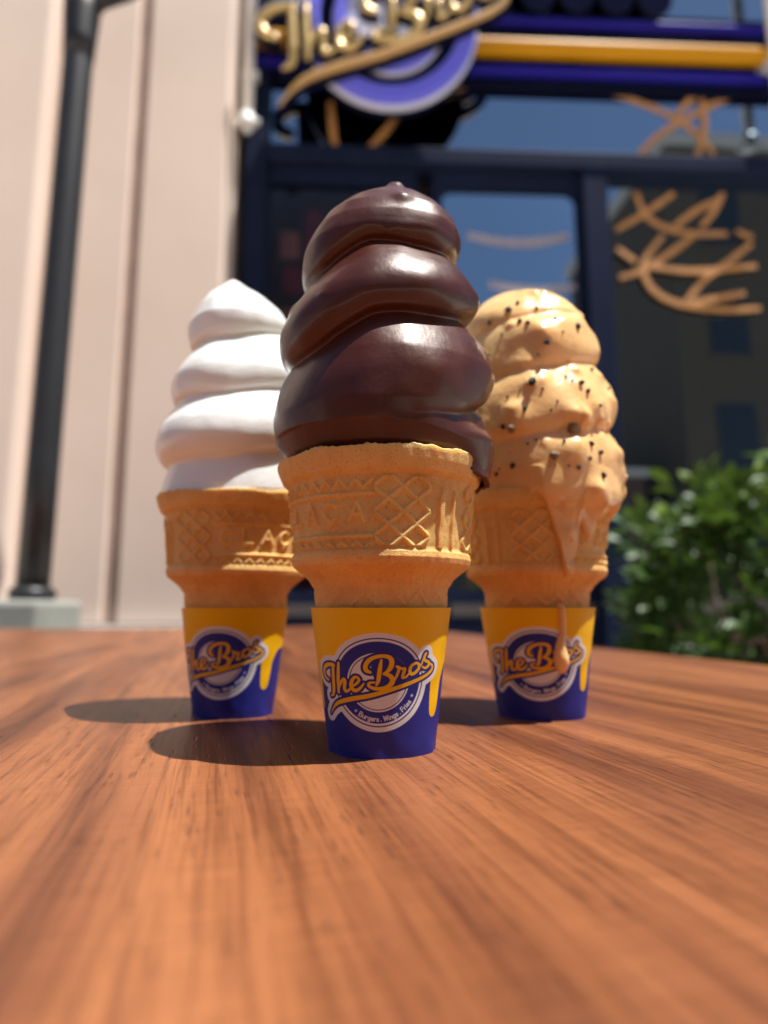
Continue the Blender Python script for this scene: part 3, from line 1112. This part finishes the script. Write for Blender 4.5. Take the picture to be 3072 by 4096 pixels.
# ------------------------------------------------------------------ soft serve swirls
def swirl_r(TH, Z, gu, gz, env, depth, tm=.42, fade0=2.95, fade1=3.35, pitch=.028, seed=1, lump=.0006, vary=.25, rise=0.0, hexp=2.3, g0=None, lump2=.00012):
    """radius of a coiled swirl; TH from +X ccw; gu/gz: height of the groove along the coil in turns"""
    u0 = TH / (2 * pi)
    g0 = gu[0] if g0 is None else g0
    zl = np.full(Z.shape, -1e9); zu = np.full(Z.shape, 1e9)
    dl_ = np.zeros(Z.shape); du_ = np.zeros(Z.shape)
    for k in range(0, 5):
        u = u0 + k
        ok = (u >= g0) & (u <= fade1)
        zk = np.interp(u, gu, gz)
        dk = sstep(fade1, fade0, u) * sstep(g0 - .01, g0 + .25 + rise, u) * (1 + vary * np.sin(u * 5.1 + seed))
        m = ok & (zk <= Z) & (zk > zl)
        zl = np.where(m, zk, zl); dl_ = np.where(m, dk, dl_)
        m = ok & (zk > Z) & (zk < zu)
        zu = np.where(m, zk, zu); du_ = np.where(m, dk, du_)
    nolow, noup = zl < -1e8, zu > 1e8
    zl = np.where(nolow, np.minimum(Z, np.where(noup, Z, zu) - .02) - pitch * .42, zl)
    zu = np.where(noup, np.maximum(Z, zl + pitch * .42) + pitch * .58, zu)
    t = np.clip((Z - zl) / np.maximum(zu - zl, 1e-5), 0, 1)
    t = np.where(nolow, np.maximum(t, tm), t)
    t = np.where(noup, np.minimum(t, tm), t)
    lo = np.sqrt(np.clip(1 - (1 - np.clip(t / tm, 0, 1)) ** 2, 0, 1))
    x = np.clip((t - tm) / (1 - tm), 0, 1)
    hi = 1 - x ** hexp
    s = np.where(t < tm, lo, hi)
    dd = np.where(t < tm, dl_, du_)
    R = np.interp(Z, env[0], env[1])
    fade = np.clip(R / .02, 0, 1)
    P0 = np.stack([np.cos(TH), np.sin(TH), Z * 33], -1)
    return np.maximum(R - depth * dd * (1 - s) * fade + (lump * snoise(P0, seed, 12, .55) + lump2 * snoise(P0, seed + 50, 16, 1.9)) * fade, 1e-5)


def smooth_rows(R, n, mask=None):
    ker = np.hanning(n + 2)[1:-1]; ker /= ker.sum()
    Rp = np.pad(R, ((n // 2, n // 2), (0, 0)), mode='edge')
    out = sum(ker[i] * Rp[i:i + R.shape[0]] for i in range(n))
    return out


def swirl_mesh(name, gu, gz, env, depth, ztop, zlow, axis, mat, lip=None, nth=288, nz=430, smooth=7, **kw):
    th = np.linspace(0, 2 * pi, nth, endpoint=False)
    s = np.linspace(0, 1, nz)
    s = 1 - (1 - s) ** 1.15
    zl = zlow(th)
    TH = np.repeat(th[None], nz, 0)
    Z = zl[None] + s[:, None] * (ztop - zl)[None]
    R = swirl_r(TH, Z, gu, gz, env, depth, **kw)
    R[:-12] = smooth_rows(R, smooth)[:-12]
    if lip is not None:
        R = lip(TH, Z, R, zl)
    R[-1] = 1e-5
    ax = np.interp(Z, axis[0], axis[1])
    ay = np.interp(Z, axis[0], axis[2])
    P = np.stack([R * np.cos(TH) + ax, R * np.sin(TH) + ay, Z], -1)
    # tuck the lower edge in against the cone
    e = P[0].copy()
    e[:, 0] *= .95; e[:, 1] *= .95
    P = np.concatenate([e[None], P], 0)
    me, _ = grid_mesh(name, P)
    me.materials.append(mat)
    return me


def ang(th):            # 0 at the front (-Y), positive to the right, degrees -180..180
    return (np.degrees(th) + 90 + 180) % 360 - 180


# chocolate
def choc_low(th):
    a = ang(th)
    wob = .00035 * np.sin(a * .21) + .0002 * np.sin(a * .57 + 1) + .00012 * np.sin(a * 1.7)
    over = sstep(38, 70, a) * sstep(150, 110, a)
    return .0862 - .0050 * over + wob


def choc_lip(TH, Z, R, zl):
    a = ang(TH)
    over = sstep(34, 66, a) * sstep(150, 110, a)
    inside = np.minimum(R, np.interp(Z, [.084, .0862, .0895, .0945, .101], [.0285, .0292, .0318, .0346, .05]))
    t = np.clip((Z - zl[None]) / .0035, 0, 1)
    outside = np.maximum(np.interp(Z, [.080, .0872, .092], [.0322, .0340, .0348]) - .0003 + .0015 * np.sqrt(1 - (1 - t) ** 2), np.minimum(R, .0365))
    outside = np.where(Z > .0980, R, outside * sstep(.0980, .0930, Z) + R * sstep(.0930, .0980, Z))
    return inside * (1 - over) + outside * over


CH_u = np.array([.5, .75, .86, 1.0, 1.25, 1.5, 1.56, 1.63, 1.69, 1.73, 1.77, 1.86, 2.0, 2.25, 2.5, 2.633, 2.68, 2.71, 2.75, 2.80, 2.875, 3.0, 3.4])
CH_z = np.array([.0945, .0955, .0985, .1085, .1150, .1205, .1186, .1190, .1240, .1280, .1288, .1302, .1373, .1435, .1480, .1478, .1520, .1545, .1545, .1535, .1540, .1590, .1650])
_u = np.linspace(.5, 3.4, 500)
_k = np.hanning(11); _k /= _k.sum()
CH_z = np.convolve(np.pad(np.interp(_u, CH_u, CH_z), 5, mode='edge'), _k, 'valid')
CH_u = _u
CHOC = swirl_mesh('chocolate_swirl', CH_u, CH_z,
                  (np.array([.080, .0872, .093, .101, .116, .128, .137, .148, .158, .1635, .169, .174, .1785, .182, .1842, .1858, .1876, .1888]),
                   np.array([.0335, .0335, .0350, .0361, .0364, .0350, .0333, .0308, .0290, .0272, .0242, .0196, .0140, .0090, .0058, .0042, .0028, .0000])),
                  .0066, .1888, choc_low,
                  (np.array([.085, .16, .176, .1888]), np.array([.0008, .0014, .0028, .0050]), np.array([0, 0, -.001, -.002])),
                  M['choc'], lip=choc_lip, seed=4, lump=.0007, vary=.15, rise=-.05, tm=.38, hexp=1.7, g0=.78, lump2=.00020)

# vanilla
CR_u = np.array([.1, .3, .5, .75, 1.0, 1.5, 1.75, 2.0, 2.5, 2.75, 3.0, 3.4])
CR_z = np.array([.0955, .0975, .0998, .1000, .1075, .1272, .1270, .1365, .1530, .1535, .1620, .1680])


def cream_lip(TH, Z, R, zl):
    return np.minimum(R, np.interp(Z, [.084, .0875, .091, .0965], [.0322, .0328, .0336, .05]))


CREAM = swirl_mesh('vanilla_swirl', CR_u, CR_z,
                   (np.array([.080, .0872, .092, .099, .108, .116, .124, .131, .138, .146, .155, .164, .172, .178, .183, .187, .189]),
                    np.array([.0330, .0330, .0336, .0345, .0352, .0348, .0328, .0308, .0296, .0278, .0254, .0236, .0192, .0138, .0074, .0030, .0000])),
                   .0058, .189, lambda th: .0864 + .0003 * np.sin(ang(th) * .13) - .0014 * np.exp(-((ang(th) - 15) / 9) ** 2),
                   (np.array([.085, .158, .189]), np.array([.0, .0, -.0062]), np.array([0, 0, 0])),
                   M['cream'], lip=cream_lip, seed=2, lump=.0006, smooth=9, vary=.1, tm=.38, hexp=1.8, lump2=.00012)

# caramel sauce over soft serve
SA_u = np.array([.5, .75, 1.0, 1.5, 1.75, 2.0, 2.5, 2.75, 3.0, 3.4])
SA_z = np.array([.1010, .1085, .1165, .1275, .1355, .1460, .1510, .1590, .1650, .1700])
_lk = [(-180, .0851), (-10, .0851), (2, .0848), (6, .0820), (9, .0780), (12, .0735), (15, .0690), (17.5, .0640), (19, .0580), (20.5, .0545), (23, .0533), (26, .0540), (28, .0570), (29.5, .0630), (31, .0700),
       (33, .0745), (36, .0735), (39, .0695), (42, .0675), (45, .0690), (48, .0750), (56, .0775), (64, .0800), (75, .0815), (83, .0775), (90, .0765), (97, .0790), (130, .0790), (150, .0851), (180, .0851)]
_la = np.array([k[0] for k in _lk], float)
_lz = np.array([k[1] for k in _lk], float)


def sauce_low(th):
    a = (ang(th) + 12 + 180) % 360 - 180
    f = np.linspace(-180, 180, 1441)
    z = np.interp(f, _la, _lz)
    ker = np.hanning(11); ker /= ker.sum()
    z = np.convolve(np.pad(z, 5, mode='edge'), ker, 'valid')
    return np.interp(a, f, z) + .0003 * np.sin(a * .3)


def sauce_lip(TH, Z, R, zl):
    a = (ang(TH) + 12 + 180) % 360 - 180
    over = sstep(-4, 6, a) * sstep(150, 132, a)
    t = np.clip((Z - zl[None]) / .003, 0, 1)
    P0 = np.stack([np.cos(TH), np.sin(TH), Z * 33], -1)
    thick = .0026 + .0009 * snoise(P0, 31, 10, 1.1)
    drape = cone_r(Z) + np.clip(thick, .001, .005) * np.sqrt(1 - (1 - t) ** 2)
    ice = np.where(Z > .0885, R, 0)
    w = sstep(.0850, .0915, Z)
    out = np.where(Z > .0915, np.maximum(R, drape * (Z < .095)), drape * (1 - w) + np.maximum(R, drape) * w)
    ins = np.minimum(R, np.interp(Z, [.084, .0868, .0905, .0965], [.0327, .0332, .0345, .05]))
    return ins * (1 - over) + out * over


def lumps(P, spots):
    for (x, y, z, r, h_) in spots:
        d = np.linalg.norm(P - np.array([x, y, z]), axis=-1)
        yield d, r, h_


SAUCE = swirl_mesh('caramel_swirl', SA_u, SA_z,
                   (np.array([.050, .0895, .096, .104, .114, .1254, .134, .141, .148, .155, .162, .167, .1715, .1755, .1785, .1797]),
                    np.array([.0340, .0340, .0350, .0356, .0354, .0346, .0334, .0322, .0310, .0296, .0268, .0240, .0204, .0154, .0090, .0000])),
                   .0036, .1797, sauce_low,
                   (np.array([.05, .16, .18]), np.array([.0, -.0008, -.0012]), np.array([0, 0, 0])),
                   M['sauce'], lip=sauce_lip, seed=9, lump=.0013, smooth=15, vary=.35, lump2=.00035)


def bulge(me, spots):
    n = len(me.vertices)
    V = np.empty(n * 3, np.float32); me.vertices.foreach_get('co', V); V = V.reshape(-1, 3)
    A = (np.degrees(np.arctan2(V[:, 0], -V[:, 1])))
    R = np.hypot(V[:, 0], V[:, 1])
    for a0, z0, sg, h_ in spots:
        d2 = ((A - a0 + 180) % 360 - 180) * R * pi / 180
        k = np.exp(-(d2 ** 2 + (V[:, 2] - z0) ** 2) / (2 * sg * sg)) * h_
        V[:, 0] += k * V[:, 0] / np.maximum(R, 1e-4)
        V[:, 1] += k * V[:, 1] / np.maximum(R, 1e-4)
    me.vertices.foreach_set('co', V.ravel()); me.update()


# angle from the front, height, width, swell
bulge(SAUCE, [(20, .1135, .0024, .0026), (-22, .1120, .0035, .0022), (12, .1010, .0040, .0020), (82, .1105, .0026, .0030), (66, .0965, .0035, .0024), (28, .0860, .0032, .0026),
              (55, .1030, .003, .0022), (28, .1270, .005, .0014), (60, .1240, .004, .0018), (-12, .1300, .006, .0014), (14, .0790, .0026, .0014), (36, .0800, .003, .0020), (12, .0700, .002, .0010),
              (5, .1480, .006, .0014), (35, .1600, .005, .0012), (88, .0900, .003, .003), (75, .1330, .004, .0014)])
_rb = random.Random(17)
bulge(SAUCE, [(_rb.uniform(-70, 95), _rb.uniform(.088, .172), _rb.uniform(.0012, .0028), _rb.uniform(.0005, .0015)) for _ in range(46)])
bulge(CHOC, [(16, .1690, .0020, .0013), (4, .1555, .0010, .0006), (60, .1250, .0012, .0004), (-30, .1330, .0010, .0004), (-70, .1130, .003, .0006), (30, .1075, .004, .0005), (85, .0960, .0015, .0008), (-62, .1365, .0014, .0008), (68, .1390, .003, .0010), (75, .1010, .004, .0015), (-80, .1640, .004, -.0012)])


def make_cone(x, y, label, wafer_rot, sleeve_rot, swirl, swirl_name, sleeve_k=1.0):
    e = empty('ice_cream_cone', (x, y, TZ))
    tag(e, label, 'ice cream', 'ice cream cones standing on the table')
    w = link(bpy.data.objects.new('wafer_cone', WAFER), e)
    w.rotation_euler = (0, 0, rad(wafer_rot))
    s = link(bpy.data.objects.new('paper_sleeve', SLEEVE), e)
    s.rotation_euler = (0, 0, rad(sleeve_rot))
    s.scale = (sleeve_k, sleeve_k, 1)
    lg = link(bpy.data.objects.new('printed_logo', LOGOM), s)
    o = link(bpy.data.objects.new(swirl_name, swirl), e)
    return e, o


c1, sw1 = make_cone(-.0009, 0, 'soft serve cone dipped in glossy dark chocolate, between the other two cones', 0, -1, CHOC, 'chocolate_dip')
c2, sw2 = make_cone(-.0617, .0640, 'white vanilla soft serve cone standing before the pink wall', 80, -4, CREAM, 'vanilla_soft_serve', .98)
c3, sw3 = make_cone(.0632, .0615, 'cone with caramel sauce and cookie crumbs dripping down its sleeve', -91, -12, SAUCE, 'caramel_soft_serve', 1.045)

# cookie crumbs stuck in the caramel sauce
bvh = BVHTree.FromPolygons([v.co + Vector((.0632, .0615, TZ)) for v in SAUCE.vertices], [tuple(p.vertices) for p in SAUCE.polygons])
bmc = bmesh.new()
bmesh.ops.create_icosphere(bmc, subdivisions=1, radius=1)
r_ = random.Random(3)
for v in bmc.verts:
    v.co *= r_.uniform(.7, 1.2)
CR = bpy.data.meshes.new('cookie_crumb')
bmc.to_mesh(CR); bmc.free()
CR.materials.append(M['crumb'])
bmc = bmesh.new()
bmesh.ops.create_icosphere(bmc, subdivisions=2, radius=1)
for v in bmc.verts:
    v.co *= 1 + .12 * math.sin(v.co.x * 5 + 1) + .1 * math.sin(v.co.y * 6)
CRB = bpy.data.meshes.new('biscuit_lump')
bmc.to_mesh(CRB); bmc.free()
CRB.polygons.foreach_set('use_smooth', [True] * len(CRB.polygons))
CRB.materials.append(M['toffee'])
crumbs = [(440, 215, 28), (525, 150, 18), (255, 335, 20), (540, 325, 20), (620, 335, 20), (375, 450, 15), (800, 515, 26), (1085, 375, 24), (660, 895, 36),
          (975, 850, 14), (1040, 880, 11), (1120, 905, 22), (1185, 985, 24), (590, 1150, 26), (545, 975, 11), (470, 1340, 30), (390, 1320, 22), (1215, 1485, 26),
          (1205, 1620, 20), (1305, 1565, 26), (965, 1455, 15), (480, 1690, 30), (325, 1770, 22), (1330, 1780, 28), (720, 640, 12), (900, 1080, 12), (1010, 1690, 14),
          (250, 640, 15), (430, 1040, 12), (1220, 780, 16), (880, 300, 14), (950, 420, 12), (700, 200, 13), (760, 960, 15), (840, 1160, 12), (1300, 1120, 16), (700, 1440, 16), (1100, 1700, 20), (620, 1480, 14), (1380, 960, 14)]
for k, (x, y, sz) in enumerate(crumbs + [(1040, 1330, 64), (470, 1330, 52), (870, 1590, 54)]):
    d = ray(1850 + x / 2.37, 1150 + y / 2.37).normalized()
    hit, nrm, _, dist = bvh.ray_cast(CAM, d)
    if hit is None: continue
    s = sz / 2.37 / FPX * dist / 2 * (1.9 if sz > 50 else 2.4)
    big = sz > 50
    o = link(bpy.data.objects.new('biscuit_lump' if big else 'cookie_crumb', CRB if big else CR), sw3)
    p = hit + nrm * s * (.3 if big else .4)
    o.location = (p.x - .0632, p.y - .0615, p.z - TZ)
    o.scale = (s * r_.uniform(.8, 1.25), s * r_.uniform(.7, 1.1), s * r_.uniform(.7, 1.1))
    o.rotation_euler = (r_.uniform(0, 6), r_.uniform(0, 6), r_.uniform(0, 6))

# thin drip over the paper sleeve of the caramel cone
bm = bmesh.new()
a = rad(10)
pts, rr = [], []
for z, w_, off in ((.0433, .0010, -.0006), (.0428, .0013, .0004), (.0420, .0013, .0006), (.040, .0013, .0006), (.034, .0013, .0004), (.030, .0017, .0004), (.0265, .0024, .0005), (.0235, .0029, .0006), (.0208, .0027, .0004), (.0190, .0017, .0001), (.0182, .0007, -.0002)):
    r = float(cone_r(z)) if z > .05 else (SR0 + (SR1 - SR0) * z / H) * 1.045
    a2 = a + .02 * math.sin(z * 400)
    pts.append(((r + off) * math.sin(a2), -(r + off) * math.cos(a2), z)); rr.append(w_)
pts2 = catmull([(*p, q) for p, q in zip(pts, rr)], 5)
tube(bm, [tuple(p[:3]) for p in pts2], [max(p[3], .0002) for p in pts2], 14)
bm_obj('sauce_drip', bm, M['sauce'], c3, True)

# ------------------------------------------------------------------ shrub in a planter beside the table
BX, BY = .885, 1.10
sh = empty('potted_shrub', (BX, BY, 0))
tag(sh, 'bushy green shrub with small glossy leaves in a dark planter', 'shrub')
bm = bmesh.new()
tube(bm, [(0, 0, 0), (0, 0, .02), (0, 0, .40), (0, 0, .44), (0, 0, .445)], [.17, .18, .22, .235, .23], 28)
bm_obj('planter', bm, M['pot'], sh, False)
bm = bmesh.new()
tube(bm, [(0, 0, .4455), (0, 0, .455), (0, 0, .462)], [.215, .19, .05], 20)
bm_obj('soil', bm, M['soil'], sh)
rl = random.Random(5)
bm = bmesh.new()
tips = []
for k in range(16):
    a, e_ = rl.uniform(0, 2 * pi), rl.uniform(.1, 1.0)
    p = Vector((rl.uniform(-.04, .04), rl.uniform(-.04, .04), .45))
    d = Vector((math.cos(a) * e_, math.sin(a) * e_, 1)).normalized()
    P_, R_ = [p.copy()], [.009]
    for i in range(5):
        p = p + d * .10
        d = (d + Vector((rl.uniform(-.3, .3), rl.uniform(-.3, .3), rl.uniform(-.1, .2)))).normalized()
        P_.append(p.copy()); R_.append(.009 * (1 - (i + 1) / 6.5))
    tube(bm, P_, R_, 6)
bm_obj('stem', bm, M['bark'], sh, True)

# one leaf, base at the origin, along +Y
LV, LF = [], []
prof = [(0, .0), (.18, .26), (.4, .40), (.62, .40), (.82, .26), (1, 0)]
for t_, w_ in prof:
    z = .10 * math.sin(t_ * pi)
    LV += [(-w_ / 1.0 * .55, t_, z + w_ * .16), (0, t_, z), (w_ / 1.0 * .55, t_, z + w_ * .16)]
for i in range(len(prof) - 1):
    for j in range(2):
        LF.append((3 * i + j, 3 * i + j + 1, 3 * i + 4 + j, 3 * i + 3 + j))


def leafmesh(nm, m):
    me = bpy.data.meshes.new(nm)
    me.from_pydata(LV, [], LF)
    me.polygons.foreach_set('use_smooth', [True] * len(me.polygons))
    me.materials.append(m)
    return me


LM = [leafmesh('leaf', M['leaf']), leafmesh('sunlit_leaf', M['leaf_lit'])]
leaves = []
C0 = Vector((0, 0, .712))
nprng = np.random.default_rng(8)
clumps = []
for k in range(185):
    v = Vector(nprng.normal(size=3)).normalized()
    rr_ = nprng.uniform(.55, 1.0) ** .5
    c_ = C0 + Vector((v.x * .40, v.y * .36, v.z * .40)) * rr_ * nprng.uniform(.86, 1.06)
    if c_.z < .50: c_.z = .5 + (.5 - c_.z) * .5
    clumps.append((c_, v))
for k in range(26):                       # low clumps round the rim of the planter
    a_ = nprng.uniform(0, 2 * pi)
    clumps.append((Vector((math.cos(a_) * nprng.uniform(.2, .38), math.sin(a_) * nprng.uniform(.2, .36), nprng.uniform(.48, .74))), Vector((math.cos(a_), math.sin(a_), 0))))
for c_, v in clumps:
    n = int(nprng.integers(22, 34))
    for i in range(n):
        w_ = Vector(nprng.normal(size=3))
        w_ = (w_.normalized() + v * .5 + Vector((0, 0, .35))).normalized()
        p = c_ + w_ * nprng.uniform(.01, .07)
        leaves.append((p, w_, nprng.uniform(.038, .060), p.z > .97 and nprng.random() < .4))  # some of the top leaves get the painted sunlit colour


def leaf_matrix(p, w_, s, roll):
    q = w_.to_track_quat('Y', 'Z').to_matrix().to_4x4()
    return Matrix.Translation(p) @ q @ Matrix.Rotation(roll, 4, 'Y') @ Matrix.Scale(s, 4)


camrel = CAM - Vector((BX, BY, 0))
inv = []
for i, (p, w_, s, sunlit) in enumerate(leaves):
    inv.append(((p - camrel).length - .25 * (p - Vector((0, 0, .8))).length - (.0 if p.z > TZ - .02 else -1), i))
inv.sort()
near = {i for _, i in inv[:300]}
BV, BF = [[], []], [[], []]
for i, (p, w_, s, sunlit) in enumerate(leaves):
    mtx = leaf_matrix(p, w_, s, rl.uniform(-.9, .9))
    k = 1 if sunlit else 0
    if i in near:
        o = link(bpy.data.objects.new('leaf', LM[k]), sh)
        o.matrix_basis = mtx
    else:
        b0 = len(BV[k])
        BV[k] += [mtx @ Vector(v) for v in LV]
        BF[k] += [tuple(b0 + j for j in f) for f in LF]
allV = BV[0] + BV[1]
off = len(BV[0])
fo = mesh_obj('foliage', allV, BF[0] + [tuple(off + j for j in f) for f in BF[1]], M['leaf'], sh, True)
fo.data.materials.append(M['leaf_lit'])
fo.data.polygons.foreach_set('material_index', [0] * len(BF[0]) + [1] * len(BF[1]))
fo['kind'] = 'stuff'
